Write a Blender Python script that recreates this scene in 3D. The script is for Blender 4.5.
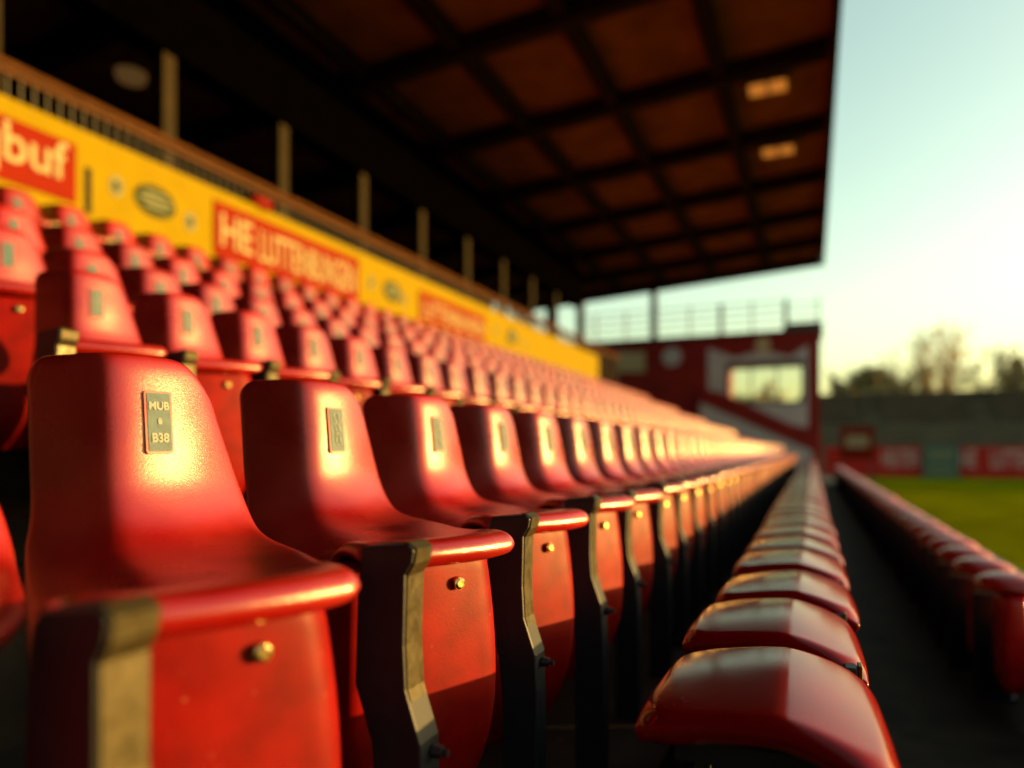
import bpy, bmesh, math, random
from mathutils import Vector, Matrix, noise
R = math.radians
random.seed(7)
for o in list(bpy.data.objects): bpy.data.objects.remove(o)
scene = bpy.context.scene
C = scene.collection

# ------------------------------------------------------------------ camera, sky, sun, exposure
YAW = math.atan(300 / 700)
cam_d = bpy.data.cameras.new('camera'); cam = bpy.data.objects.new('camera', cam_d); C.objects.link(cam)
cam.location = (0, 0, 0); cam.rotation_euler = (R(90), 0, YAW)
cam_d.sensor_width = 36; cam_d.lens = 700 * 36 / 1024; cam_d.shift_y = 66 / 1024
cam_d.clip_start = 0.02; cam_d.clip_end = 5000
cam_d.dof.use_dof = True; cam_d.dof.focus_distance = 1.38; cam_d.dof.aperture_fstop = 0.95
scene.camera = cam

SUN_AZ, SUN_EL = R(65), R(5.2)              # from +Y towards +X
w = bpy.data.worlds.new('World'); scene.world = w; w.use_nodes = True
nt = w.node_tree; nt.nodes.clear()
sky = nt.nodes.new('ShaderNodeTexSky'); sky.sky_type = 'NISHITA'; sky.sun_disc = False
sky.sun_elevation = SUN_EL; sky.sun_rotation = SUN_AZ
sky.air_density = 1.0; sky.dust_density = 2.2; sky.ozone_density = 1.0
bg = nt.nodes.new('ShaderNodeBackground'); bg.inputs['Strength'].default_value = 0.15
wo = nt.nodes.new('ShaderNodeOutputWorld')
tint = nt.nodes.new('ShaderNodeMix'); tint.data_type = 'RGBA'; tint.blend_type = 'MULTIPLY'; tint.inputs[0].default_value = 1
tint.inputs[7].default_value = (1.08, 1.13, .84, 1)
nt.links.new(sky.outputs[0], tint.inputs[6]); nt.links.new(tint.outputs[2], bg.inputs['Color']); nt.links.new(bg.outputs[0], wo.inputs[0])

sun_d = bpy.data.lights.new('sun', 'SUN'); sun_d.energy = 5.0; sun_d.angle = R(0.6); sun_d.color = (1, 0.57, 0.15)
sun = bpy.data.objects.new('sun', sun_d); C.objects.link(sun)
sdir = Vector((math.sin(SUN_AZ) * math.cos(SUN_EL), math.cos(SUN_AZ) * math.cos(SUN_EL), math.sin(SUN_EL)))
sun.rotation_euler = sdir.to_track_quat('Z', 'Y').to_euler(); sun.location = (30, 20, 15)

scene.view_settings.view_transform = 'Standard'; scene.view_settings.look = 'None'
scene.view_settings.exposure = 1.8; scene.view_settings.gamma = 1; scene.view_settings.use_curve_mapping = False
scene.cycles.max_bounces = 8; scene.cycles.use_denoising = True

# ------------------------------------------------------------------ materials
def mat(name, col, rough=.5, metal=0, var=.12, scale=30, bump=0, bscale=200, coat=0, spec=.5, emit=None, estr=0, rvar=0, col2=None, ior=1.5, specks=0, orand=0):
    m = bpy.data.materials.new(name); m.use_nodes = True
    n = m.node_tree; b = n.nodes['Principled BSDF']
    b.inputs['Roughness'].default_value = rough; b.inputs['Metallic'].default_value = metal
    b.inputs['Coat Weight'].default_value = coat; b.inputs['Coat Roughness'].default_value = .12
    b.inputs['Specular IOR Level'].default_value = spec; b.inputs['IOR'].default_value = ior
    tc = n.nodes.new('ShaderNodeTexCoord')
    tx = n.nodes.new('ShaderNodeTexNoise'); tx.inputs['Scale'].default_value = scale; tx.inputs['Detail'].default_value = 6
    n.links.new(tc.outputs['Object'], tx.inputs['Vector'])
    cr = n.nodes.new('ShaderNodeValToRGB'); cr.color_ramp.elements[0].position = .3; cr.color_ramp.elements[1].position = .7
    c2 = col2 or tuple(min(1, c * (1 + var)) for c in col)
    cr.color_ramp.elements[0].color = tuple(c * (1 - var) for c in col) + (1,)
    cr.color_ramp.elements[1].color = tuple(c2) + (1,)
    n.links.new(tx.outputs['Fac'], cr.inputs[0]); base = cr.outputs[0]
    if specks:      # scattered pale scuffs and dust spots
        vo = n.nodes.new('ShaderNodeTexVoronoi'); vo.inputs['Scale'].default_value = specks
        nz = n.nodes.new('ShaderNodeTexNoise'); nz.inputs['Scale'].default_value = 7; nz.inputs['Detail'].default_value = 4
        n.links.new(tc.outputs['Object'], vo.inputs['Vector']); n.links.new(tc.outputs['Object'], nz.inputs['Vector'])
        r1 = n.nodes.new('ShaderNodeMapRange'); r1.inputs[1].default_value = .02; r1.inputs[2].default_value = .16; r1.inputs[3].default_value = 1; r1.inputs[4].default_value = 0
        r2 = n.nodes.new('ShaderNodeMapRange'); r2.inputs[1].default_value = .5; r2.inputs[2].default_value = .7; r2.inputs[3].default_value = 0; r2.inputs[4].default_value = .6
        n.links.new(vo.outputs['Distance'], r1.inputs[0]); n.links.new(nz.outputs['Fac'], r2.inputs[0])
        mu = n.nodes.new('ShaderNodeMath'); mu.operation = 'MULTIPLY'; n.links.new(r1.outputs[0], mu.inputs[0]); n.links.new(r2.outputs[0], mu.inputs[1])
        mx = n.nodes.new('ShaderNodeMix'); mx.data_type = 'RGBA'; n.links.new(mu.outputs[0], mx.inputs[0]); n.links.new(base, mx.inputs[6])
        mx.inputs[7].default_value = (.30, .12, .07, 1); base = mx.outputs[2]
    if orand:       # each moulding differs a little
        oi = n.nodes.new('ShaderNodeObjectInfo'); hv = n.nodes.new('ShaderNodeHueSaturation')
        rr_ = n.nodes.new('ShaderNodeMapRange'); rr_.inputs[3].default_value = 1 - orand; rr_.inputs[4].default_value = 1 + orand
        n.links.new(oi.outputs['Random'], rr_.inputs[0]); n.links.new(rr_.outputs[0], hv.inputs['Value']); n.links.new(base, hv.inputs['Color']); base = hv.outputs[0]
    n.links.new(base, b.inputs['Base Color'])
    if rvar:
        t3 = n.nodes.new('ShaderNodeTexNoise'); t3.inputs['Scale'].default_value = scale * .6; t3.inputs['Detail'].default_value = 8
        n.links.new(tc.outputs['Object'], t3.inputs['Vector'])
        mr = n.nodes.new('ShaderNodeMapRange'); mr.inputs[1].default_value = .35; mr.inputs[2].default_value = .65
        mr.inputs[3].default_value = max(.02, rough - rvar); mr.inputs[4].default_value = rough + rvar
        n.links.new(t3.outputs['Fac'], mr.inputs[0]); n.links.new(mr.outputs[0], b.inputs['Roughness'])
    if bump:
        t2 = n.nodes.new('ShaderNodeTexNoise'); t2.inputs['Scale'].default_value = bscale; t2.inputs['Detail'].default_value = 3
        n.links.new(tc.outputs['Object'], t2.inputs['Vector'])
        bp = n.nodes.new('ShaderNodeBump'); bp.inputs['Strength'].default_value = bump; bp.inputs['Distance'].default_value = .002
        n.links.new(t2.outputs['Fac'], bp.inputs['Height']); n.links.new(bp.outputs[0], b.inputs['Normal'])
    if emit:
        b.inputs['Emission Color'].default_value = tuple(emit) + (1,); b.inputs['Emission Strength'].default_value = estr
    return m

M = {}
M['red'] = mat('red_plastic', (.165, .0010, .0005), .29, scale=6, bump=.3, bscale=520, rvar=.06, coat=.08, spec=.75, specks=70, orand=.2, col2=(.21, .010, .006))
M['red_panel'] = mat('red_panel_plastic', (.115, .0010, .0001), .5, var=.25, scale=14, bump=.15, bscale=300, rvar=.08, spec=.08, specks=45, orand=.18)
M['red_pad'] = mat('red_glossy_plastic', (.13, .0015, .0015), .13, var=.12, scale=8, bump=.04, bscale=160, rvar=.04, ior=1.33, specks=60, orand=.15)
M['red_cap'] = mat('red_cap_plastic', (.30, .006, .005), .28, rvar=.06, orand=.2)
M['red_row'] = mat('red_row_plastic', (.42, .006, .004), .3, var=.12, scale=9, rvar=.06, spec=.3, orand=.2)
M['black'] = mat('black_steel', (.005, .006, .010), .5, var=.3, scale=40, bump=.2, bscale=260, spec=.3)
M['strip'] = mat('sunlit_steel_edge', (.038, .031, .014), .40, metal=.5, var=.22, scale=90, bump=.25, bscale=420, rvar=.08, spec=.3, specks=160)  # sun on the bracket fronts put into a brighter steel colour
M['brass'] = mat('brass', (.62, .45, .18), .28, metal=1, var=.2, scale=80, rvar=.08)
M['plate'] = mat('grey_plate', (.036, .070, .090), .5, var=.2, scale=70, bump=.3, bscale=600, spec=.2)
M['plate_mark'] = mat('plate_marks', (.17, .19, .18), .5, var=.25, scale=160, spec=.2)
M['plate_rim'] = mat('plate_rim', (.30, .012, .010), .35)
M['concrete'] = mat('concrete', (.10, .095, .09), .85, var=.25, scale=6, bump=.4, bscale=60)
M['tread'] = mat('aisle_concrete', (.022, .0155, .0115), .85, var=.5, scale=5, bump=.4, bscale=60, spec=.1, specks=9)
M['yellow'] = mat('yellow_banner', (.150, .110, .0005), .8, var=.06, scale=3, spec=.05)
M['sign_red'] = mat('sign_red', (.115, .0075, .002), .8, var=.06, scale=4, spec=.05)
M['sign_white'] = mat('sign_white', (.22, .19, .11), .8, var=.05, scale=4, spec=.06)
M['hoard_red'] = mat('hoarding_red', (.32, .015, .010), .6, spec=.1)
M['hoard_white'] = mat('hoarding_white', (.42, .30, .29), .6, spec=.1)
M['sign_green'] = mat('sign_green', (.022, .030, .010), .7, var=.15, scale=8, spec=.06)
M['sign_pale'] = mat('sign_pale', (.12, .13, .085), .7, var=.08, scale=8, spec=.06)
M['sign_dark'] = mat('sign_dark', (.010, .009, .003), .6, spec=.05)
M['rail'] = mat('rail_paint', (.045, .017, .004), .5, var=.2, scale=8, spec=.05)
M['rail_dark'] = mat('rail_dark', (.012, .009, .005), .5, var=.2, scale=8, spec=.2)
M['post'] = mat('post_paint', (.013, .0085, .0025), .6, var=.15, scale=4, spec=.05)
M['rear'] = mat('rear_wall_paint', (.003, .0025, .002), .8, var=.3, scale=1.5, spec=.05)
M['roof_deck'] = mat('roof_boards', (.20, .080, .020), .8, var=.3, scale=1.3, spec=.1)
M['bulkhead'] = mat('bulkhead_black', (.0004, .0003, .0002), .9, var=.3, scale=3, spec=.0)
M['rail_pale'] = mat('rail_pale', (.16, .18, .16), .5, spec=.3)
M['roof_beam'] = mat('roof_steel', (.016, .009, .005), .7, var=.25, scale=3, spec=.06)
M['lamp'] = mat('lamp_glass', (.4, .2, .05), .4, emit=(1, .33, .04), estr=.13)
M['lamp_body'] = mat('lamp_body', (.08, .06, .04), .5)
M['b_red'] = mat('painted_red_wall', (.20, .012, .010), .6, var=.16, scale=1.2, bump=.3, bscale=20, spec=.2)
M['b_pale'] = mat('painted_grey_boards', (.42, .42, .48), .6, var=.08, scale=1.5)
M['b_cream'] = mat('cream_notice', (.42, .34, .2), .6)
M['b_dark'] = mat('dark_trim', (.03, .028, .03), .5)
M['grass'] = mat('turf', (.100, .112, .0012), .95, var=.3, scale=.8, bump=.6, bscale=40, spec=0)
M['ground'] = mat('ground_earth', (.08, .08, .05), .95, var=.3, scale=.2)
M['far_conc'] = mat('terrace_concrete', (.12, .105, .075), .9, var=.25, scale=.6, spec=.1)
M['far_dark'] = mat('terrace_dark', (.06, .045, .03), .85, var=.2, scale=.6, spec=.1)
M['teal'] = mat('teal_board', (.035, .085, .078), .6, spec=.2)
M['bark'] = mat('bark', (.22, .15, .075), .9, var=.25, scale=3)
M['twig'] = mat('twig_foliage', (.27, .20, .08), .9, var=.35, scale=1.2)
M['hedge'] = mat('hedge_foliage', (.095, .085, .035), .9, var=.35, scale=1.0)
g = bpy.data.materials.new('window_glass'); g.use_nodes = True; M['glass'] = g
gb = g.node_tree.nodes['Principled BSDF']; gb.inputs['Transmission Weight'].default_value = .85
gb.inputs['Roughness'].default_value = .03; gb.inputs['IOR'].default_value = 1.15; gb.inputs['Base Color'].default_value = (.85, .9, .8, 1)

# ------------------------------------------------------------------ helpers
def bm_mesh(name, bm, m, smooth=False):
    bmesh.ops.recalc_face_normals(bm, faces=bm.faces)
    me = bpy.data.meshes.new(name); bm.to_mesh(me); bm.free(); me.materials.append(m)
    if smooth:
        for p in me.polygons: p.use_smooth = True
    return me
def obj(name, me, parent=None, loc=(0, 0, 0)):
    o = bpy.data.objects.new(name, me); C.objects.link(o); o.location = loc
    if parent: o.parent = parent
    return o
def empty(name, loc=(0, 0, 0), rz=0):
    o = bpy.data.objects.new(name, None); C.objects.link(o); o.location = loc; o.rotation_euler = (0, 0, rz)
    o.empty_display_size = .1
    return o
def tag(o, label, cat, group=None, kind=None):
    o['label'] = label; o['category'] = cat
    if group: o['group'] = group
    if kind: o['kind'] = kind
    return o
def bake(name, me, mods):
    o = bpy.data.objects.new('tmp', me); C.objects.link(o)
    for t, kw in mods:
        md = o.modifiers.new(t, t)
        for k, v in kw.items(): setattr(md, k, v)
    dg = bpy.context.evaluated_depsgraph_get(); dg.update()
    nm = bpy.data.meshes.new_from_object(o.evaluated_get(dg)); nm.name = name
    bpy.data.objects.remove(o)
    for p in nm.polygons: p.use_smooth = True
    return nm
def box(bm, x0, x1, y0, y1, z0, z1):
    v = [bm.verts.new(p) for p in ((x0,y0,z0),(x1,y0,z0),(x1,y1,z0),(x0,y1,z0),(x0,y0,z1),(x1,y0,z1),(x1,y1,z1),(x0,y1,z1))]
    for f in ((0,3,2,1),(4,5,6,7),(0,1,5,4),(1,2,6,5),(2,3,7,6),(3,0,4,7)): bm.faces.new([v[i] for i in f])
def box_me(name, m, *b, bev=0):
    bm = bmesh.new(); box(bm, *b)
    me = bm_mesh(name, bm, m)
    if bev:
        me = bake(name, me, [('BEVEL', dict(width=bev, segments=2))])
        for p in me.polygons: p.use_smooth = False
    return me
def boxes_me(name, m, lst):
    bm = bmesh.new()
    for b in lst: box(bm, *b)
    return bm_mesh(name, bm, m)
def tube(bm, a, b, r0, r1, n=6):
    a, b = Vector(a), Vector(b); d = (b - a)
    if d.length < 1e-6: return
    q = d.to_track_quat('Z', 'Y')
    A = [bm.verts.new(a + q @ Vector((math.cos(t) * r0, math.sin(t) * r0, 0))) for t in [2 * math.pi * i / n for i in range(n)]]
    B = [bm.verts.new(b + q @ Vector((math.cos(t) * r1, math.sin(t) * r1, 0))) for t in [2 * math.pi * i / n for i in range(n)]]
    for i in range(n): bm.faces.new([A[i], A[(i + 1) % n], B[(i + 1) % n], B[i]])
    bm.faces.new(A[::-1]); bm.faces.new(B)
def loft(bm, loops, cap=True):
    vs = [[bm.verts.new(p) for p in l] for l in loops]
    n = len(vs[0])
    for a, b in zip(vs, vs[1:]):
        for i in range(n): bm.faces.new([a[i], a[(i + 1) % n], b[(i + 1) % n], b[i]])
    if cap: bm.faces.new(vs[0][::-1]); bm.faces.new(vs[-1])
def prism(bm, pts, fn0, fn1):
    A = [bm.verts.new(fn0(p)) for p in pts]; B = [bm.verts.new(fn1(p)) for p in pts]; n = len(pts)
    for i in range(n): bm.faces.new([A[i], A[(i + 1) % n], B[(i + 1) % n], B[i]])
    bm.faces.new(A[::-1]); bm.faces.new(B)
def catmull(pts, n):
    out = []; m = len(pts) - 1
    L = [0]
    for a, b in zip(pts, pts[1:]): L.append(L[-1] + math.dist(a, b))
    P = [pts[0]] + list(pts) + [pts[-1]]
    def ev(s):
        s = max(0, min(1, s)) * L[-1]
        i = 0
        while i < m - 1 and s > L[i + 1]: i += 1
        t = (s - L[i]) / max(1e-9, L[i + 1] - L[i])
        p0, p1, p2, p3 = P[i], P[i + 1], P[i + 2], P[i + 3]
        return tuple(.5 * ((2 * b) + (-a + c) * t + (2 * a - 5 * b + 4 * c - d) * t * t + (-a + 3 * b - 3 * c + d) * t ** 3) for a, b, c, d in zip(p0, p1, p2, p3))
    return ev
def sstep(a, b, x):
    t = max(0, min(1, (x - a) / (b - a))); return t * t * (3 - 2 * t)
def text_me(name, s, m, size, width=None, extrude=.01, bold=.0):
    cu = bpy.data.curves.new(name, 'FONT'); cu.body = s; cu.size = size; cu.extrude = extrude; cu.offset = bold
    cu.align_x = 'LEFT'
    o = bpy.data.objects.new('tmp', cu); C.objects.link(o)
    dg = bpy.context.evaluated_depsgraph_get(); dg.update()
    me = bpy.data.meshes.new_from_object(o.evaluated_get(dg)); me.name = name
    bpy.data.objects.remove(o); me.materials.clear(); me.materials.append(m)
    if width:
        xs = [v.co.x for v in me.vertices]; k = width / (max(xs) - min(xs)); x0 = min(xs)
        for v in me.vertices: v.co.x = (v.co.x - x0) * k
    return me

# ------------------------------------------------------------------ ground and terraces
def sheet(name, m, x0, x1, y0, y1, z):
    bm = bmesh.new(); vs = [bm.verts.new(p) for p in ((x0,y0,z),(x1,y0,z),(x1,y1,z),(x0,y1,z))]; bm.faces.new(vs)
    o = obj(name, bm_mesh(name, bm, m)); o['kind'] = 'structure'; return o
sheet('ground', M['ground'], -1500, 1500, -1500, 2500, -1.76)
sheet('pitch', M['grass'], 1.75, 75, -30, 51.2, -1.75)
# terrace profile, (x, z) of each tread from pitch side up to the concourse
ROWS = {'A': (-1.09, .172), 'B': (-3.0, .812), 'C': (-4.2, 1.27), 'D': (-5.4, 1.79), 'E': (-6.6, 2.37)}
prof = [(1.55, -1.76), (1.55, -1.3), (-.42, -1.3), (-.42, -.95), (-2.35, -.95), (-2.35, -.557), (-3.55, -.557), (-3.55, -.323),
        (-4.75, -.323), (-4.75, .197), (-5.95, .197), (-5.95, .777), (-7.55, .777)]
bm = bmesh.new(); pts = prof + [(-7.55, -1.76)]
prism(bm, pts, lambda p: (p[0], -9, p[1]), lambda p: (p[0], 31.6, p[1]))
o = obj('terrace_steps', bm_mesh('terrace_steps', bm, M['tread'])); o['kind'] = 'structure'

# ------------------------------------------------------------------ roof of the stand
ROOF_Y0, ROOF_Y1 = -9.0, 31.5
def rz(x): return 8.0 + .065 * (x - .34)
rt = tag(empty('stand_roof', (-6, 14, 7.5)), 'dark brown roof over the seat rows, carried on steel beams', 'roof')
def rpart(name, me): return obj(name, me, rt, (6, -14, -7.5))
bm = bmesh.new()
prism(bm, [(.34, rz(.34)), (-13.6, rz(-13.6)), (-13.6, rz(-13.6) + .16), (.34, rz(.34) + .16)], lambda p: (p[0], ROOF_Y0, p[1]), lambda p: (p[0], ROOF_Y1, p[1]))
rpart('roof_deck', bm_mesh('roof_deck', bm, M['roof_deck']))
y = 14.9 - 3.4 * 7
while y < ROOF_Y1 - .2:
    bm = bmesh.new()
    prism(bm, [(.30, rz(.30) - .003), (-13.4, rz(-13.4) - .003), (-13.4, rz(-13.4) - .42), (.30, rz(.30) - .36)], lambda p: (p[0], y - .14, p[1]), lambda p: (p[0], y + .14, p[1]))
    rpart('cross_beam', bm_mesh('cross_beam', bm, M['roof_beam'])); y += 3.4
for x in (-1.75, -3.95, -6.0, -8.0, -10.4):
    rpart('purlin', box_me('purlin', M['roof_beam'], x - .13, x + .13, ROOF_Y0, ROOF_Y1 - .05, rz(x) - .30, rz(x) - .02))
rpart('fascia', box_me('fascia', M['roof_beam'], .345, .47, ROOF_Y0, ROOF_Y1, rz(.34) - .42, rz(.34) + .3))
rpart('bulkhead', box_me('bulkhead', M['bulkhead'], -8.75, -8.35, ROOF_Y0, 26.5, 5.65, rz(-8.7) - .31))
bm = bmesh.new()
prism(bm, [(.34, rz(.34) - .4), (-13.6, rz(-13.6) - .45), (-13.6, rz(-13.6) + .2), (.34, rz(.34) + .2)], lambda p: (p[0], ROOF_Y1 + .003, p[1]), lambda p: (p[0], ROOF_Y1 + .12, p[1]))
rpart('end_board', bm_mesh('end_board', bm, M['roof_beam']))
for i, (x, yy) in enumerate(((-.86, 15.75), (-.80, 19.2))):
    z = rz(x) - .2
    l = tag(empty('roof_floodlight', (x, yy, z)), ['rectangular orange lamp under the roof edge, higher in view of the two', 'rectangular orange lamp under the roof edge, lower in view of the two'][i], 'lamp', 'lamps under the roof edge')
    obj('housing', box_me('housing', M['lamp_body'], -.42, .42, -.30, .30, -.05, .19, bev=.02), l)
    obj('lens', boxes_me('lens', M['lamp'], [(-.37, -.03, -.24, .24, -.075, -.0535), (.03, .37, -.24, .24, -.075, -.0535)]), l)
# small lamp in the dark concourse
l = tag(empty('concourse_lamp', (-10.4, 8.2, 6.2)), 'small dim round lamp in the dark behind the railing', 'lamp')
bm = bmesh.new(); tube(bm, (0, 0, -.06), (0, 0, .06), .22, .25, 16); obj('diffuser', bm_mesh('diffuser', bm, mat('dim_lamp', (.5, .4, .25), .5, emit=(1, .5, .15), estr=.02)), l)
bm = bmesh.new(); tube(bm, (0, 0, .06), (0, 0, 1.1), .02, .02, 6); obj('rod', bm_mesh('rod', bm, M['lamp_body']), l)

# ------------------------------------------------------------------ concourse, rear wall, posts
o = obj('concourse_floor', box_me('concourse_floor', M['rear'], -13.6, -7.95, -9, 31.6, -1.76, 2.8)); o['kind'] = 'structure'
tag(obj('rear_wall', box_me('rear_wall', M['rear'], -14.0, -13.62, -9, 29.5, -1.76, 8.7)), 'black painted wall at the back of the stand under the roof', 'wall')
o = obj('kick_wall', box_me('kick_wall', M['b_red'], -7.94, -7.56, -4, 31.55, -1.755, 2.6)); tag(o, 'low wall beneath the yellow banner behind the top seat row', 'wall')
POST_N = ['first', 'second', 'third', 'fourth', 'fifth', 'sixth', 'seventh', 'eighth', 'ninth', 'tenth', 'eleventh', 'twelfth', 'thirteenth', 'fourteenth', 'fifteenth', 'sixteenth']
pm = boxes_me('roof_post', M['post'], [(-.09, .09, -.105, .105, 0, 2.848), (-.16, .16, -.2, .2, 0, .05)])
y = 4.9; k = 0
post0 = None
while y < 26:
    o = obj('roof_post', pm, None, (-8.52, y, 2.801))
    tag(o, f'tan square roof post, {POST_N[k]} from the left behind the yellow banner railing', 'post', 'roof posts behind the banner'); y += 2.36; k += 1
for x, nm in ((-12.9, 'left'), (-11.4, 'middle'), (-9.9, 'right')):
    o = obj('end_post', box_me('end_post', M['roof_beam'], -.16, .16, -.16, .16, 0, 4.06), None, (x, 31.2, 2.801))
    tag(o, f'dark post at the far end of the concourse, {nm} one of three', 'post', 'dark end posts')

# unseen wall added behind the camera to cut sky fill on the seats
tag(obj('fill_block_wall', box_me('fill_block_wall', M['rear'], -13.6, 1.6, -9.4, -9.02, -1.755, 8.6)), 'unseen dark wall added behind the camera to cut sky fill', 'wall')

# ------------------------------------------------------------------ yellow banner with signs
BX = -7.60
ban = tag(empty('advertising_banner', (BX, 14, 2.62)), 'long yellow advertising banner with red signs above the top seat row', 'banner')
def bpart(name, me, p=None, loc=None):
    o = obj(name, me, p or ban, (0, 0, 0))
    if not p: o.location = (-BX, -14, -2.62)
    return o
bpart('board', box_me('board', M['yellow'], BX - .06, BX, 3.3, 26.2, 2.62, 3.63))
def ypos(px, X=BX):
    k = (812 - px) * math.cos(YAW) / 700; D = -X / k
    return (D - (-X) * math.sin(YAW)) / math.cos(YAW)
def wall_text(name, s, m, y0, y1, z0, z1, parent, x, bold):
    me = text_me(name, s, m, 1.0, None, .006, bold)
    xs = [v.co.x for v in me.vertices]; zs = [v.co.y for v in me.vertices]
    ax, bx, ay, by = min(xs), max(xs), min(zs), max(zs)
    for v in me.vertices:
        v.co = Vector((x + v.co.z, y0 + (v.co.x - ax) / (bx - ax) * (y1 - y0), z0 + (v.co.y - ay) / (by - ay) * (z1 - z0)))
    return bpart(name, me, parent)
def sign(y0, y1, z0, z1, words):
    s = bpart('red_sign', box_me('red_sign', M['sign_red'], BX + .002, BX + .02, y0, y1, z0, z1))
    for (t, a, b, c, d, bo) in words: wall_text('lettering', t, M['sign_white'], a, b, c, d, s, BX + .026, bo)
    return s
ya, yb = ypos(-75), ypos(75)
sign(ya, yb, 2.76, 3.42, [('oqbuf', ya + .1, yb - .1, 2.84, 3.38, .012)])
ya, yb = ypos(213), ypos(358)
sign(ya, yb, 2.70, 3.46, [('HE', ya + .12, ya + .72, 2.86, 3.32, .012), ('LUTTENBUNGEN', ya + .86, yb - .12, 2.82, 3.30, .008)])
ya, yb = ypos(419), ypos(484)
sign(ya, yb, 2.74, 3.36, [('LUTTENBUNGEN', ya + .12, yb - .12, 2.84, 3.2, .008)])
bpart('slot', box_me('slot', M['sign_dark'], BX + .002, BX + .012, ypos(84.5), ypos(91), 2.70, 3.22))
def disc(name, m, yc, zc, ry, rzz, x0, x1, parent=None):
    bm = bmesh.new(); pts = [(yc + ry * math.cos(t), zc + rzz * math.sin(t)) for t in [2 * math.pi * i / 32 for i in range(32)]]
    prism(bm, pts, lambda p: (x0, p[0], p[1]), lambda p: (x1, p[0], p[1]))
    return bpart(name, bm_mesh(name, bm, m), parent)
def crest(pl, pc, pr, half):
    yc = ypos(pc)
    c = disc('crest', M['sign_green'], yc, 3.12, half, .20, BX + .002, BX + .014)
    for j, (zz, n) in enumerate(((3.21, .5), (3.13, .8), (3.05, .5))):
        bpart('crest_band', box_me('crest_band', M['sign_pale'], BX + .0165, BX + .022, yc - half * n, yc + half * n, zz - .018, zz + .018), c)
    for px, in ((pl,), (pr,)):
        b = disc('badge', M['sign_pale'], ypos(px), 3.13 if px == pl else 3.03, .085, .12, BX + .002, BX + .012)
        disc('badge_mark', M['sign_green'], ypos(px), 3.13 if px == pl else 3.03, .045, .065, BX + .0145, BX + .018, b)
crest(116, 155, 190, .30)
crest(371, 392, 403, .30)
crest(496, 512, 524, .34)
# railing on top of the banner
rl = tag(empty('banner_railing', (BX - .12, 14, 3.6)), 'brown handrail with thin uprights along the top of the yellow banner', 'railing')
def rlp(name, me): return obj(name, me, rl, (-(BX - .12), -14, -3.6))
bm = bmesh.new(); tube(bm, (BX - .16, 2.6, 4.06), (BX - .16, 30, 4.06), .045, .045, 8); rlp('top_rail', bm_mesh('top_rail', bm, M['rail']))
bm = bmesh.new(); box(bm, BX - .2, BX - .12, 2.6, 30, 3.93, 3.985); rlp('lower_rail', bm_mesh('lower_rail', bm, M['rail']))
bm = bmesh.new(); yy = 2.7
while yy < 30: box(bm, BX - .17, BX - .15, yy - .012, yy + .012, 2.81, 3.93); yy += .14
o = rlp('baluster', bm_mesh('baluster', bm, M['rail_dark'])); o['kind'] = 'stuff'
# red cap/object left on the banner
bm = bmesh.new(); bmesh.ops.create_uvsphere(bm, u_segments=14, v_segments=8, radius=.16, matrix=Matrix.Translation((0, 0, .06)) @ Matrix.Diagonal((.8, 1.5, .7, 1)))
tag(obj('red_bag', bm_mesh('red_bag', bm, M['red_panel'], True), None, (BX - .03, ypos(262), 3.65)), 'small dark red bundle lying on top of the yellow banner', 'bag')

# ------------------------------------------------------------------ building at the far end
BY = 34.0
bd = tag(empty('end_building', (-5, BY, -1.76)), 'red end building with pale framed window and railing on its flat roof', 'building')
def bp(name, me, p=None):
    o = obj(name, me, p or bd); 
    if not p: o.location = (5, -BY, 1.76)
    return o
def bx(px, Y):
    k = (812 - px) * math.cos(YAW) / 700; D = math.cos(YAW) * Y / (1 - k * math.sin(YAW)); return -k * D
def bz(px, py, Y):
    k = (812 - px) * math.cos(YAW) / 700; D = math.cos(YAW) * Y / (1 - k * math.sin(YAW)); return (450 - py) * D / 700
WX0, WX1, WZ0, WZ1 = -3.68, -.33, 2.12, 4.05
BX0, BX1, BT = -11.2, .34, 5.30
bp('wall', boxes_me('wall', M['b_red'], [(BX0, WX0, BY, BY + 3, -1.755, BT), (WX1, BX1, BY, BY + 3, -1.755, BT),
    (WX0 - .0, WX1, BY, BY + 3, -1.755, WZ0), (WX0, WX1, BY, BY + 3, WZ1, BT)]))
bp('roof', box_me('roof', M['b_dark'], BX0 - .1, BX1 + .12, BY - .12, BY + 3.1, BT + .003, BT + .13))
bp('roof_box', box_me('roof_box', M['b_dark'], -1.2, BX1 + .08, BY - .1, BY + 1.2, BT + .133, BT + .42))
# pale boards round the window
def yprism(name, pts, m, y0, y1, parent=None):
    bm = bmesh.new(); prism(bm, pts, lambda p: (p[0], y0, p[1]), lambda p: (p[0], y1, p[1])); return bp(name, bm_mesh(name, bm, m), parent)
G = lambda px, py: (bx(px, BY), bz(px, py, BY))
gp = yprism('pale_surround', [G(708, 348), G(736, 358), G(762, 350), G(790, 357), G(808, 345), (G(808, 345)[0], WZ1 + .02), (G(708, 348)[0], WZ1 + .02)], M['b_pale'], BY - .05, BY - .003)
yprism('surround_side', [(G(708, 348)[0], WZ1 + .018), (WX0 - .02, WZ1 + .018), (WX0 - .02, WZ0 - .3), G(708, 393)], M['b_pale'], BY - .048, BY - .003, gp)
yprism('surround_side', [(WX1 + .02, WZ1 + .018), (G(808, 345)[0], WZ1 + .018), G(808, 428), (WX1 + .02, WZ0 - 1.1)], M['b_pale'], BY - .048, BY - .003, gp)
yprism('surround_base', [(WX0 - .018, WZ0 - .02), (WX1 + .018, WZ0 - .02), (WX1 + .018, WZ0 - 1.1), (WX0 - .018, WZ0 - .3)], M['b_pale'], BY - .046, BY - .003, gp)
disc_y = []
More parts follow.
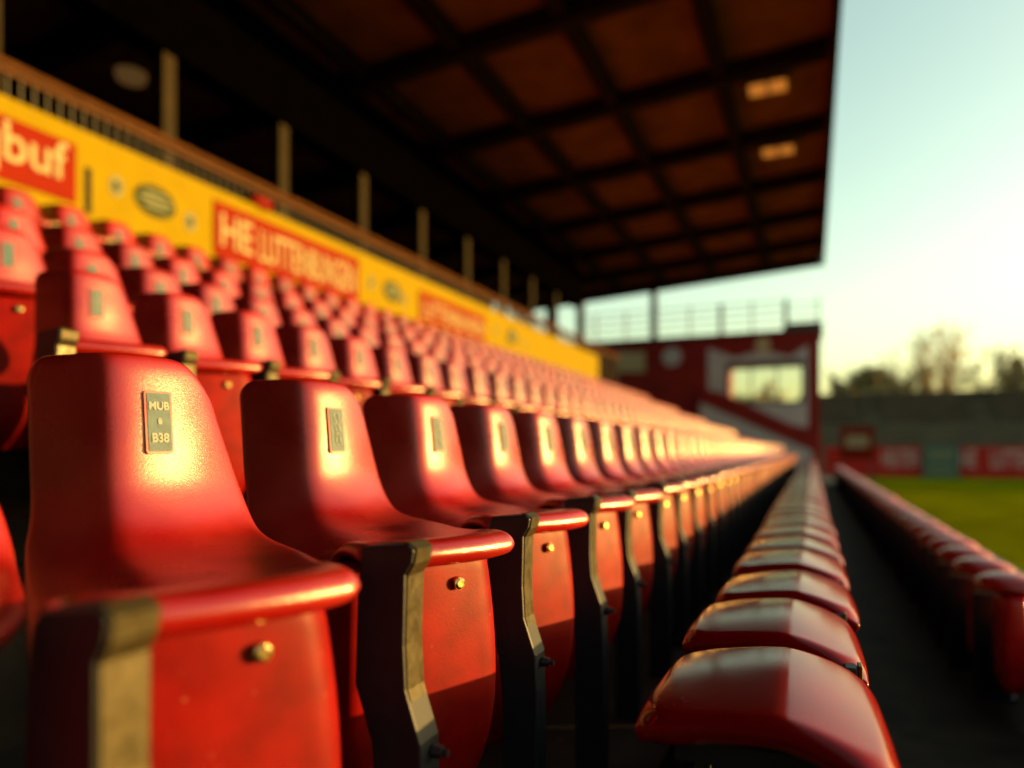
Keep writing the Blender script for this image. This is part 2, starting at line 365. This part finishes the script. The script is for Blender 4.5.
def ydisc(name, m, cx, cz, r, rr, y0, y1, p=None):
    return yprism(name, [(cx + r * math.cos(t), cz + rr * math.sin(t)) for t in [2 * math.pi * i / 20 for i in range(20)]], m, y0, y1, p)
ydisc('crest', M['b_cream'], G(763, 345)[0], G(763, 345)[1], .33, .36, BY - .09, BY - .053)
ydisc('emblem', M['b_pale'], G(672, 357)[0], G(672, 357)[1], .45, .45, BY - .05, BY - .003)
yprism('notice', [G(616, 352), G(645, 352), G(645, 372), G(616, 372)], M['b_cream'], BY - .05, BY - .003)
wn = bp('window', boxes_me('window', M['b_dark'], [(WX0, WX0 + .1, BY - .03, BY + .12, WZ0, WZ1), (WX1 - .1, WX1, BY - .03, BY + .12, WZ0, WZ1),
    (WX0 + .1, WX1 - .1, BY - .03, BY + .12, WZ0, WZ0 + .1), (WX0 + .1, WX1 - .1, BY - .03, BY + .12, WZ1 - .1, WZ1),
    (-2.62, -2.55, BY, BY + .08, WZ0 + .1, WZ1 - .1), (-1.5, -1.43, BY, BY + .08, WZ0 + .1, WZ1 - .1)]))
bp('pane', box_me('pane', M['glass'], WX0 + .1, WX1 - .1, BY + .09, BY + .1, WZ0 + .1, WZ1 - .1), wn)
# raking stair string and pale wall below it
st = yprism('stair_string', [G(700, 388), G(722, 393), G(816, 436), G(816, 452), G(700, 402)], M['b_red'], BY - .35, BY - .06)
yprism('stair_wall', [(bx(700, BY - .3), bz(700, 403, BY)), (bx(812, BY - .3), bz(812, 451, BY)), (bx(812, BY - .3), -1.2), (bx(700, BY - .3), -1.2)], M['b_pale'], BY - .33, BY - .08, st)
# railing on the roof of the end building
rr = tag(empty('roof_railing', (-5, BY + .3, BT + .13)), 'pale railing of horizontal bars on the flat roof of the red end building', 'railing')
def rrp(name, me): return obj(name, me, rr, (5, -BY - .3, -BT - .13))
for z in (5.78, 6.12, 6.46, 6.82):
    bm = bmesh.new(); tube(bm, (BX0, BY + .3, z), (-1.25, BY + .3, z), .03, .03, 6); rrp('bar', bm_mesh('bar', bm, M['rail_pale']))
for z in (5.95, 6.3, 6.62):
    bm = bmesh.new(); tube(bm, (-1.25, BY + .3, z), (.38, BY + .3, z), .025, .025, 6); rrp('bar', bm_mesh('bar', bm, M['rail_pale']))
for px in (596, 626, 690, 721, 752, 786, 818):
    x = bx(px, BY + .3); rrp('upright', box_me('upright', M['b_dark'], x - .09 if px in (721, 786) else x - .03, x + .09 if px in (721, 786) else x + .03, BY + .24, BY + .36, BT + .14, 6.9))
x = bx(655, BY + .3)
tag(obj('roof_column', box_me('roof_column', M['roof_beam'], x - .15, x + .15, BY - .1, BY + .2, BT + .131, 8.4)), 'dark column rising above the roof railing of the red building', 'post')

# ------------------------------------------------------------------ far side: hoarding, terrace, trees
hd = tag(empty('pitch_hoarding', (20, 51.4, -1.75)), 'red advertising hoarding with white lettering across the far end of the pitch', 'hoarding')
def hp(name, me, p=None):
    o = obj(name, me, p or hd)
    if not p: o.location = (-20, -51.4, 1.75)
    return o
hb = hp('board', box_me('board', M['hoard_red'], .8, 60, 51.4, 51.5, -1.745, .22))
def ytext(s, x0, x1, z0, z1, y, m, parent):
    me = text_me('lettering', s, m, 1, None, .01, .01)
    xs = [v.co.x for v in me.vertices]; zs = [v.co.y for v in me.vertices]
    for v in me.vertices:
        v.co = Vector((x0 + (v.co.x - min(xs)) / (max(xs) - min(xs)) * (x1 - x0), y - v.co.z, z0 + (v.co.y - min(zs)) / (max(zs) - min(zs)) * (z1 - z0)))
    return hp('lettering', me, parent)
HB = lambda px: bx(px, 51.4)
ytext('HEUTEN', HB(882), HB(919), -1.1, .0, 51.38, M['hoard_white'], hb)
ytext('HE', HB(960), HB(976), -1.1, .0, 51.38, M['hoard_white'], hb)
ytext('LUTTEN', HB(991), HB(1032), -1.1, .0, 51.38, M['hoard_white'], hb)
tb = tag(empty('teal_board', (HB(940), 51.1, -1.75)), 'teal board with pale panels standing in front of the red hoarding', 'sign board')
obj('board', box_me('board', M['teal'], -1.0, 1.0, 0, .12, .002, 2.05), tb)
obj('panel', boxes_me('panel', M['sign_pale'], [(-.75, .75, -.02, -.003, 1.05, 1.8), (-.8, .8, -.02, -.003, .25, .75)]), tb)
sb = tag(empty('small_sign', (bx(857, 45), 45, -1.75)), 'small red and white sign board near the end of the aisle row', 'sign board')
obj('board', box_me('board', M['sign_red'], -.9, .9, 0, .08, 1.2, 3.1), sb)
obj('panel', box_me('panel', M['sign_white'], -.6, .6, -.02, -.003, 1.9, 2.6), sb)
obj('leg', box_me('leg', M['b_dark'], -.8, -.72, .01, .07, 0, 1.2), sb); obj('leg', box_me('leg', M['b_dark'], .72, .8, .01, .07, 0, 1.2), sb)
fs = tag(empty('far_terrace', (20, 56, -1.76)), 'grey stepped terrace with empty seats behind the far red hoarding', 'stand')
def fp(name, me, p=None):
    o = obj(name, me, p or fs); o.location = (-20, -56, 1.76) if not p else (0, 0, 0); return o
bm = bmesh.new(); pts = [(54, -1.755)]
for i in range(12):
    pts += [(54 + i * .75, -.3 + i * .36), (54 + (i + 1) * .75, -.3 + i * .36)]
pts += [(63, -1.755)]
prism(bm, pts, lambda p: (-1, p[0], p[1]), lambda p: (70, p[0], p[1]))
fp('steps', bm_mesh('steps', bm, M['far_conc']))
fp('back_wall', box_me('back_wall', M['far_dark'], -1, 70, 63.01, 63.3, -1.755, 4.6))
for x in (4.2, 11.4, 20, 29): fp('stairway', boxes_me('stairway', M['far_dark'], [(x - .7, x + .7, 54 + i * .75 - .12, 54 + i * .75 + .55, -.3 + i * .36, -.3 + i * .36 + .05) for i in range(12)]))
fp('bench_row', boxes_me('bench_row', M['far_dark'], [(a, b, 54.35 + i * .75, 54.65 + i * .75, -.298 + i * .36, (.30 if i > 5 else -.1) + i * .36) for i in range(12) for a, b in ((-.9, 3.4), (5, 10.6), (12.2, 19.2), (20.8, 28.2), (29.8, 69))]))

def tree(x, y, h, wid, fork, nlimb, nleaf, label, seed, leafsize=.35, base=-1.76):
    rnd = random.Random(seed)
    t = tag(empty('bare_tree', (x, y, base)), label, 'tree', 'trees behind the far terrace')
    bm = bmesh.new(); pts = []
    f = Vector((rnd.uniform(-.2, .2), 0, h * fork)); tube(bm, (0, 0, 0), f, h * .026, h * .02, 8)
    def limb(p, d, L, r, depth):
        n = 6
        for i in range(n):
            d = (d + Vector((rnd.gauss(0, .13), rnd.gauss(0, .13), .10))).normalized()
            q = p + d * (L / n); r2 = max(.012, r * (1 - .75 * (i + 1) / n)); tube(bm, p, q, r * (1 - .75 * i / n), r2, 5)
            if depth and i >= 1:
                for _ in range(2):
                    a = rnd.uniform(0, 6.28); sd = (d + Vector((math.cos(a), math.sin(a), rnd.uniform(-.1, .5))) * .75).normalized()
                    limb(q, sd, L * .42 * rnd.uniform(.6, 1.1) * (1.15 - i / n * .5), r2 * .6, depth - 1)
            if depth < 2: pts.append(q)
            p = q
        pts.append(p)
    for i in range(nlimb):
        a = 2 * math.pi * (i + rnd.uniform(-.3, .3)) / nlimb; k = wid * rnd.uniform(.35, 1)
        limb(f, Vector((math.cos(a) * k, math.sin(a) * k, 1)).normalized(), h * (1 - fork) * rnd.uniform(.72, .95) / math.sqrt(1 + .35 * k * k), h * .011, 2)
    obj('trunk', bm_mesh('trunk', bm, M['bark']), t)
    bm = bmesh.new()
    for i in range(nleaf):
        c = rnd.choice(pts) + Vector((rnd.gauss(0, .3), rnd.gauss(0, .3), rnd.gauss(0, .3)))
        s = leafsize * rnd.uniform(.4, 1.2); a = Vector((rnd.uniform(-1, 1), rnd.uniform(-1, 1), rnd.uniform(-1, 1))).normalized(); b = a.orthogonal().normalized()
        bm.faces.new([bm.verts.new(c + a * s), bm.verts.new(c + b * s * .3), bm.verts.new(c - a * s), bm.verts.new(c - b * s * .3)])
    obj('crown', bm_mesh('crown', bm, M['twig']), t)
    return t
tree(bx(880, 90), 90, 11.5, 1.1, .2, 9, 6500, 'dense brown bushy tree behind the far terrace, left of the tallest one', 3, .5)
tree(bx(936, 92), 92, 15.2, .62, .26, 9, 1800, 'tall bare tree behind the far terrace, the tallest on the skyline', 8, .3)
tree(bx(1016, 88), 88, 12.0, .9, .22, 8, 4200, 'brown tree behind the far terrace at the right edge of the photo', 9, .4)
tree(bx(1090, 90), 90, 12.5, .8, .22, 8, 4000, 'brown tree right of the other three behind the far terrace', 12, .45)
tree(bx(760, 96), 96, 9.0, .9, .22, 8, 4000, 'tree seen through the window of the red end building', 15, .45)
bm = bmesh.new(); rnd = random.Random(4)
for i in range(26000):
    x = rnd.uniform(-45, 75); hgt = 4.9 + 1.1 * noise.noise(Vector((x * .12, 0, 0))) + .7 * noise.noise(Vector((x * .6, 3, 0)))
    c = Vector((x, 76 + rnd.uniform(-1.6, 1.6), rnd.uniform(-1.7, hgt))); s = rnd.uniform(.25, .55)
    a = Vector((rnd.uniform(-1, 1), rnd.uniform(-1, 1), rnd.uniform(-1, 1))).normalized(); b = a.orthogonal().normalized()
    bm.faces.new([bm.verts.new(c + a * s), bm.verts.new(c + b * s * .6), bm.verts.new(c - a * s), bm.verts.new(c - b * s * .6)])
o = obj('hedge_foliage', bm_mesh('hedge_foliage', bm, M['hedge'])); tag(o, 'dark green belt of bushes behind the far terrace', 'hedge', kind='stuff')

# ------------------------------------------------------------------ the stadium seat (local x = u along the row, y = -forward ... see axes)
# local frame: +x runs along the seat's width away from the camera, -y... we use (u, v, z): u -> local X, v (forward) -> local -Y
PHI = R(28)
def L(u, v, z): return Vector((u, -v, z))
def make_shell():
    prof = [(-.032, .172), (-.018, .168), (-.007, .150), (.003, .10), (.016, .03), (.0245, -.025), (.037, -.075), (.073, -.130), (.140, -.164), (.25, -.177), (.36, -.174), (.44, -.164), (.495, -.153), (.527, -.158), (.541, -.176), (.533, -.196), (.512, -.205)]
    ev = catmull(prof, 0)
    NS, NT = 44, 30
    bm = bmesh.new(); grid = []
    for i in range(NS + 1):
        row = []
        for j in range(NT + 1):
            t = -1 + 2 * j / NT
            s0 = .06 * abs(t) ** 8 if t < 0 else .11 * t ** 3.4
            s1 = 1 - .05 * abs(t) ** 4
            s = s0 + (s1 - s0) * (i / NS)
            v, z = ev(s); v2, z2 = ev(min(1, s + .01)); v1, z1 = ev(max(0, s - .01))
            tv, tz = v2 - v1, z2 - z1; ln = math.hypot(tv, tz); nv, nz = -tz / ln, tv / ln     # forward/up normal
            if nv < 0 and nz < 0 and s < .8: nv, nz = -nv, -nz
            seat = sstep(.42, .60, s)
            un = -.118 - .030 * sstep(.3, .62, s); uf = .170 + .085 * sstep(.02, .42, s) - .058 * sstep(.50, .95, s)
            uf -= .03 * sstep(.86, 1, s) * 0
            uc = (un + uf) / 2; hw = (uf - un) / 2
            u = uc + hw * t
            cr = -.012
            wsoft = .010
            d = wsoft * math.log(1 + math.exp((cr - u) / wsoft))
            hoff = -1.35 * d * (1 - seat); off = -.75 * d * seat * (1 - sstep(.66, .84, s))
            df = max(0, u + .01); hoff += -2.0 * df * df * (1 - seat) 
            # bowl of the seat pan, raised towards far side
            off += seat * (1 - sstep(.80, .9, s)) * .012 * (abs(t) ** 2)
            # rolled side edges
            e = sstep(.86, 1.0, abs(t)); off -= (.020 * seat + (.006 if t > 0 else .001) * (1 - seat)) * e * e
            p = L(u, v + nv * off + hoff, z + nz * off)
            # front lip bows out in the middle
            p.y -= seat * .022 * (1 - t * t) * sstep(.7, .86, s)
            row.append(bm.verts.new(p))
        grid.append(row)
    for i in range(NS):
        for j in range(NT):
            bm.faces.new([grid[i][j], grid[i][j + 1], grid[i + 1][j + 1], grid[i + 1][j]])
    me = bm_mesh('seat_shell', bm, M['red'])
    # make sure normals face forward/up so the thickness grows backwards
    c = me.polygons[len(me.polygons) // 3]
    if c.normal.y > 0: me.flip_normals()
    return bake('seat_shell', me, [('SOLIDIFY', dict(thickness=.016, offset=-1)), ('SUBSURF', dict(levels=1, render_levels=1))])
def make_panel():
    bm = bmesh.new(); loops = []
    zs = [-.186, -.20, -.25, -.32, -.40, -.48, -.56, -.63, -.69, -.715, -.722]
    for z in zs:
        k = (z + .186) / -.536
        bul = math.sin(math.pi * min(1, k * 1.05)) * .022
        fr = .497 + .010 * math.sin(math.pi * k) - .05 * sstep(.75, 1.1, k)
        inset = .012 if z in (zs[0],) else (.02 if z == zs[-1] else 0)
        un, uf = -.150 - bul * .4 + inset + .03 * sstep(.6, 1, k), .172 + bul - inset - .045 * sstep(.6, 1, k)
        bk = .26
        r = .055; pts = []
        n = 7
        # start back-near, go round: near side forward, front, far corner, back
        pts.append((un, bk)); pts.append((un, fr - .03 - .02))
        for i in range(n): a = math.pi * (1 - .5 * i / (n - 1)); pts.append((un + .03 + .03 * math.cos(a), fr - .03 + .03 * math.sin(a)))
        for i in range(1, 6): pts.append((un + .03 + (uf - r - un - .03) * i / 6, fr + .006 * math.sin(math.pi * i / 6)))
        for i in range(n): a = math.pi / 2 * (1 - i / (n - 1)); pts.append((uf - r + r * math.cos(a), fr - r + r * math.sin(a)))
        pts.append((uf, fr - r - .05)); pts.append((uf - .03, bk))
        loops.append([L(u, v, z) for u, v in pts])
    loft(bm, loops)
    return bake('front_panel', bm_mesh('front_panel', bm, M['red_panel']), [('SUBSURF', dict(levels=1, render_levels=1))])
def make_bolt(u, v, z, r=.0125, ln=.011):
    bm = bmesh.new(); c = L(u, v, z); f = L(0, 1, 0)
    tube(bm, c, c + f * ln, r, r * .92, 14); tube(bm, c + f * ln, c + f * (ln + .003), r * .9, r * .55, 14)
    return bm_mesh('bolt', bm, M['brass'], False)
def plate_frame():
    # tangent frame of the backrest where the plate sits
    uu = .066; vv = .0128 - 2.0 * (uu + .01) ** 2; sl = -4.0 * (uu + .01)
    p = L(uu, vv, .048); t_down = L(0, .0148, -.080).normalized(); t_u = L(1, sl, 0).normalized()
    n = t_u.cross(t_down).normalized()
    if n.y > 0: n = -n
    return p, t_u, t_down, n
def rrect(w_, h_, r, n=5):
    pts = []
    for cx, cy, a0 in ((w_ / 2 - r, h_ / 2 - r, 0), (-w_ / 2 + r, h_ / 2 - r, 90), (-w_ / 2 + r, -h_ / 2 + r, 180), (w_ / 2 - r, -h_ / 2 + r, 270)):
        for i in range(n): a = R(a0 + 90 * i / (n - 1)); pts.append((cx + r * math.cos(a), cy + r * math.sin(a)))
    return pts
def make_plate():
    p, tu, td, n = plate_frame()
    bm = bmesh.new(); prism(bm, rrect(.049, .113, .006), lambda q: p + tu * q[0] + td * q[1] - n * .01, lambda q: p + tu * q[0] + td * q[1] + n * .0035)
    rim = bm_mesh('plate_rim', bm, M['plate_rim'])
    bm = bmesh.new(); prism(bm, rrect(.042, .105, .004), lambda q: p + tu * q[0] + td * q[1] - n * .01, lambda q: p + tu * q[0] + td * q[1] + n * .005)
    return bm_mesh('number_plate', bm, M['plate']), rim
def make_marks(seed, style):
    p, tu, td, n = plate_frame(); rnd = random.Random(seed); bm = bmesh.new()
    Q = lambda a, b: p + tu * a + td * b + n * .0053
    def stroke(pts, r=.0011):
        for a, b in zip(pts, pts[1:]): tube(bm, Q(*a), Q(*b), r, r, 5)
    if style == 0:      # three lines of characters
        bm.free(); parts = bmesh.new()
        for txt, yy, h_ in (('MUB', -.022, .020), ('8', .004, .015), ('B38', .036, .022)):
            me = text_me('t', txt, M['plate_mark'], h_, None, .0012, .0006); xs = [v.co.x for v in me.vertices]; cx = (min(xs) + max(xs)) / 2
            for v in me.vertices: v.co = Q((v.co.x - cx) * .9, yy - v.co.y) + n * v.co.z
            parts.from_mesh(me)
        me = bpy.data.meshes.new('lettering'); parts.to_mesh(me); me.materials.append(M['plate_mark']); return me
    else:               # looping engraved figures
        for y0 in (-.03, -.004, .024):
            s = .011; ph = rnd.uniform(0, 6); pts = []
            for i in range(16):
                a = ph + i * .55; pts.append((s * (.9 - i * .02) * math.cos(a) * rnd.uniform(.7, 1.1), y0 + .012 * math.sin(a * 1.3) * rnd.uniform(.8, 1.2)))
            stroke(pts, .0017)
    return bm_mesh('lettering', bm, M['plate_mark'])
# bracket post: stands square to the row, so it is turned back by PHI inside the seat's frame
def W(x, y, z):   # world offset from the seat's origin (row frame) -> seat local
    e_w = Vector((math.sin(PHI), math.cos(PHI))); e_f = Vector((math.cos(PHI), -math.sin(PHI))); d = Vector((x, y))
    return L(d.dot(e_w), d.dot(e_f), z)
FLOOR = -.95 - 0
def make_bracket():
    # side outline (x forward, z), extruded along the row
    X0 = .425; X1 = .505
    out = [(X0, -.150), (X1 + .006, -.142), (X1 + .016, -.150), (X1 + .012, -.170), (X1, -.190), (X1 - .002, -.30), (X1 + .002, -.37), (X1 + .030, -.45), (X1 + .034, -.56), (X1 + .034, FLOOR - ROWZ),
           (X1 - .05, FLOOR - ROWZ), (X1 - .05, -.56), (X0 + .02, -.46), (X0 - .012, -.37), (X0 - .008, -.22)]
    bm = bmesh.new(); prism(bm, out, lambda p: W(p[0], -.405, p[1]), lambda p: W(p[0], -.345, p[1]))
    me = bake('bracket', bm_mesh('bracket', bm, M['black']), [('BEVEL', dict(width=.004, segments=2))])
    for p in me.polygons: p.use_smooth = False
    # bright strip stands in for sun on front edge + cap, stops where shade starts
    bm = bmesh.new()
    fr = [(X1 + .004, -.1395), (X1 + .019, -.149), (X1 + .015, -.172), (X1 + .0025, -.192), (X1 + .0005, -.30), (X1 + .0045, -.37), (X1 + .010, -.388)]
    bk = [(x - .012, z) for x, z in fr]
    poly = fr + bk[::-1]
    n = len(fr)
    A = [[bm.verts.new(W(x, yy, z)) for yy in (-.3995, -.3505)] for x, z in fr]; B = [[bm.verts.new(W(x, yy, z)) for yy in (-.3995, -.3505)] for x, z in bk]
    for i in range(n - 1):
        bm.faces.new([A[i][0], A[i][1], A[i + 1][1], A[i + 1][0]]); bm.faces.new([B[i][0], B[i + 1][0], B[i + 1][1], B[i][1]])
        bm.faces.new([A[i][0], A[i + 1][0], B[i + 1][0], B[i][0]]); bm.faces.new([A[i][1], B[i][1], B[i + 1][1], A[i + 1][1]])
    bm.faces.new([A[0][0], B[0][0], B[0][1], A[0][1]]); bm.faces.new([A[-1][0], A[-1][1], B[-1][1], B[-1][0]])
    strip = bm_mesh('sunlit_strip', bm, M['strip'])
    bm = bmesh.new(); c = W(X1 + .034, -.37, -.47); tube(bm, c, c + W(.016, 0, 0), .012, .010, 6); tube(bm, c + W(.016, 0, 0), c + W(.026, 0, 0), .006, .006, 8)
    nut = bm_mesh('nut', bm, M['black'])
    return me, strip, nut
ROWZ = 0.0
shell_me, panel_me, bolt_me = make_shell(), make_panel(), make_bolt(.071, .504, -.244)
plate_me, rim_me = make_plate()
marks = [make_marks(1, 0), make_marks(2, 1), make_marks(5, 1)]
FLOOR = -1.122 + .172
bracket_me, strip_me, nut_me = make_bracket()

ORD = ['first', 'second', 'third', 'fourth', 'fifth', 'sixth', 'seventh', 'eighth', 'ninth', 'tenth', 'eleventh', 'twelfth', 'thirteenth', 'fourteenth', 'fifteenth', 'sixteenth', 'seventeenth', 'eighteenth', 'nineteenth', 'twentieth']
def make_seat():
    r = empty('stadium_seat', (0, 0, 0), math.pi / 2 - PHI)
    obj('seat_shell', shell_me, r)
    p = obj('front_panel', panel_me, r); obj('bolt', bolt_me, p)
    n = obj('number_plate', plate_me, r); obj('plate_rim', rim_me, n)
    b = obj('bracket', bracket_me, r); obj('sunlit_strip', strip_me, b); obj('nut', nut_me, b)
    return r
def copy_tree(o, parent=None):
    c = o.copy(); C.objects.link(c)
    if parent: c.parent = parent
    for ch in o.children: copy_tree(ch, c)
    return c
ROW_WORDS = {'A': 'the front row beside the aisle', 'B': 'the second row up', 'C': 'the third row up', 'D': 'the fourth row up', 'E': 'the top row under the yellow banner'}
Y0 = {'A': .33, 'B': 2.09, 'C': 2.42, 'D': 3.18, 'E': 3.445}
proto = make_seat(); used = False
SEATS = {}
for rname, (rx, rzv) in ROWS.items():
    y = Y0[rname]; k = 0
    while y < 30.7:
        if not used: s = proto; used = True
        else: s = copy_tree(proto)
        dx, dy = (-.04, .07) if (rname == 'A' and k == 0) else (0, 0)
        sc = {'A': 1, 'B': 1.22}.get(rname, 1.42)
        s.scale = (sc, sc, sc); s.location = (rx + dx, y + dy, rzv - .172 * sc)
        s.rotation_euler = (random.gauss(0, .007), random.gauss(0, .007), math.pi / 2 - PHI + random.gauss(0, .014))
        where = ROW_WORDS[rname]
        if rname == 'A' and k == 0: lab = 'red stadium seat cut off by the left edge of the photo, in the front row'
        elif rname == 'A' and k == 1: lab = 'largest red stadium seat, with a grey plate showing three blurred lines'
        elif rname == 'A' and k == 2: lab = 'sharply focused red seat whose grey plate has engraved loops, next to the largest seat'
        elif k < 18: lab = f'{ORD[k]} red seat from the camera in {where}'
        else: lab = f'red seat in the golden blurred far part of {where}'
        tag(s, lab, 'seat', {'A': 'red seats of the front row', 'B': 'red seats of the second row', 'C': 'red seats of the third row', 'D': 'red seats of the fourth row', 'E': 'red seats of the top row'}[rname])
        SEATS[rname, k] = s
        y += .5; k += 1
for i in range(1, 8):
    pl = [c for c in SEATS['A', i].children if c.name.startswith('number_plate')][0]
    obj('lettering', marks[0 if i == 1 else 1 + i % 2], pl)
for i in range(0, 4):
    pl = [c for c in SEATS['B', i].children if c.name.startswith('number_plate')][0]
    obj('lettering', marks[1 + i % 2], pl)

# ------------------------------------------------------------------ low backless seats beside the aisle
def make_pad():
    bm = bmesh.new(); NX, NY = 40, 34; loops = []
    X0, X1, YL = -.264, .114, .435
    top, bot = [], []
    def topz(a):      # a 0..1 across, crowned a little right of the middle
        x = X0 + (X1 - X0) * a
        if a < .58: return -.383 - .034 * ((.58 - a) / .58) ** 1.4
        return -.383 - .046 * ((a - .58) / .42) ** 1.6
    def inset(a, b):
        return 0
    verts = {}
    for i in range(NX + 1):
        for j in range(NY + 1):
            a, b = i / NX, j / NY
            # superellipse footprint
            p, q = 2 * a - 1, 2 * b - 1
            fx = 1 - .035 * abs(q) ** 4; fy = 1 - .03 * abs(p) ** 4
            x = (X0 + X1) / 2 + (X1 - X0) / 2 * p * fx - .012 * q * (a - .5)
            y = YL / 2 + YL / 2 * q * fy - .05 * p * (1 - b) * .5 + (-.03 * (p > 0) * p ** 2 * (1 - b))
            e = max(abs(p), abs(q)); edge = sstep(.88, 1.02, (abs(p) ** 7 + abs(q) ** 7) ** (1 / 7)) ** 1.4
            z = topz(a) - .018 * edge - .006 * (q * q)
            verts[i, j, 0] = bm.verts.new((x, y, z))
            arch = .030 * (1 - p * p) * (abs(q) ** 2)
            verts[i, j, 1] = bm.verts.new((x * 1.0 + .012 * p * -edge, y - .012 * q * edge, topz(a) - .064 + .012 * edge + arch * .5))
    for i in range(NX):
        for j in range(NY):
            bm.faces.new([verts[i, j, 0], verts[i + 1, j, 0], verts[i + 1, j + 1, 0], verts[i, j + 1, 0]])
            bm.faces.new([verts[i, j, 1], verts[i, j + 1, 1], verts[i + 1, j + 1, 1], verts[i + 1, j, 1]])
    for i in range(NX):
        bm.faces.new([verts[i, 0, 0], verts[i, 0, 1], verts[i + 1, 0, 1], verts[i + 1, 0, 0]])
        bm.faces.new([verts[i, NY, 0], verts[i + 1, NY, 0], verts[i + 1, NY, 1], verts[i, NY, 1]])
    for j in range(NY):
        bm.faces.new([verts[0, j, 0], verts[0, j + 1, 0], verts[0, j + 1, 1], verts[0, j, 1]])
        bm.faces.new([verts[NX, j, 0], verts[NX, j, 1], verts[NX, j + 1, 1], verts[NX, j + 1, 0]])
    return bake('seat_pad', bm_mesh('seat_pad', bm, M['red_pad']), [('SUBSURF', dict(levels=1, render_levels=1))])
pad_me = make_pad()
leg_me = box_me('leg', M['black'], -.03, .03, -.03, .03, 0, .86, bev=.004)
pan_me = boxes_me('under_frame', M['black'], [(-.20, .07, .06, .36, -.49, -.455), (-.215, .085, .19, .24, -.53, -.4905)])
arm_me = box_me('side_bracket', M['black'], .06, .085, .447, .488, -.62, -.428, bev=.004)
armstrip_me = box_me('sunlit_strip', M['strip'], .0855, .0935, .451, .484, -.60, -.424, bev=.002)  # sun glint on the bracket edge, put in as a brighter strip
sun_block_me = box_me('sun_block_plate', M['black'], -.19, -.17, .004, .496, -1.298, -.495)  # added plate, stops sun passing under the pads onto the bracket legs
def make_low():
    r = empty('low_seat', (0, 0, 0))
    obj('seat_pad', pad_me, r); u = obj('under_frame', pan_me, r)
    obj('leg', leg_me, r, (-.13, .215, -1.3 - 0)); obj('leg', leg_me, r, (.02, .215, -1.3))
    obj('sun_block_plate', sun_block_me, r)
    a = obj('side_bracket', arm_me, r); obj('sunlit_strip', armstrip_me, a)
    obj('side_brace', boxes_me('side_brace', M['black'], [(.03, .0595, .215, .489, -.56, -.53)]), r)
    return r
for me in (leg_me,):
    for v in me.vertices: v.co.z = v.co.z * (.77 / .86)
low0 = make_low()
for k in range(59):
    o = low0 if k == 0 else copy_tree(low0)
    o.location = (random.gauss(0, .003), 1.06 + .5 * k, 0); o.rotation_euler = (random.gauss(0, .008), random.gauss(0, .008), random.gauss(0, .012))
    lab = 'nearest, largest glossy red seat pad at the bottom of the photo' if k == 0 else (f'{ORD[k]} backless glossy red seat from the camera in the low row' if k < 16 else 'backless red seat in the blurred far part of the low row')
    tag(o, lab, 'seat', 'backless red seats left of the aisle')

tag(obj('sun_block_wall', box_me('sun_block_wall', M['b_dark'], 1.2, 1.36, -9, 31.5, -1.298, -.86)), 'added low dark wall behind the red seats along the pitch, keeping sun off the aisle', 'wall')  # added to block low sun from the aisle floor
# ------------------------------------------------------------------ seats along the pitch side of the aisle
def make_edge_meshes():
    def ring(gx, gy, z, ex=.45, n=28): return [(gx * math.copysign(abs(math.cos(t)) ** ex, math.cos(t)), gy * math.copysign(abs(math.sin(t)) ** ex, math.sin(t)), z) for t in [2 * math.pi * i / n for i in range(n)]]
    bm = bmesh.new(); loft(bm, [ring(.050, .125, -.70), ring(.055, .132, -.74), ring(.062, .138, -.88), ring(.058, .132, -1.0), ring(.055, .115, -1.10), ring(.045, .10, -1.16), ring(.03, .085, -1.17)])
    body = bake('seat_body', bm_mesh('seat_body', bm, M['red_row']), [])
    bm = bmesh.new(); loops = []
    for k, z in ((.55, -.722), (.86, -.724), (.97, -.712), (1.0, -.695), (.96, -.676), (.85, -.662), (.66, -.652), (.4, -.645), (.15, -.642)):
        loops.append([(x * k, y_ * k, z - .04 * (x * k) - .9 * (x * k) ** 2 - .5 * (y_ * k) ** 2 + .045) for x, y_, _ in ring(.155, .15, 0, .8)])
    loft(bm, loops); top = bake('seat_pad', bm_mesh('seat_pad', bm, M['red_cap']), [('SUBSURF', dict(levels=1, render_levels=1))])
    leg = boxes_me('leg', M['black'], [(-.115, .05, .225, .275, -1.3, -.745), (-.13, .07, .215, .285, -1.298, -1.28)])
    return body, top, leg
body_me, top_me, eleg_me = make_edge_meshes()
e0 = empty('pitchside_seat'); obj('seat_body', body_me, e0); obj('seat_pad', top_me, e0); obj('leg', eleg_me, e0)
k = 0; y = 4.13
while y < 29:
    o = e0 if k == 0 else copy_tree(e0)
    o.location = (.89 + random.gauss(0, .004), y, random.gauss(0, .003)); o.rotation_euler = (random.gauss(0, .01), random.gauss(0, .01), random.gauss(0, .02))
    lab = 'nearest red seat of the row along the pitch, cut by the right edge' if k == 0 else (f'{ORD[k]} red seat from the camera in the row along the pitch' if k < 16 else 'red seat in the blurred far part of the row along the pitch')
    tag(o, lab, 'seat', 'red seats along the pitch'); y += .5; k += 1
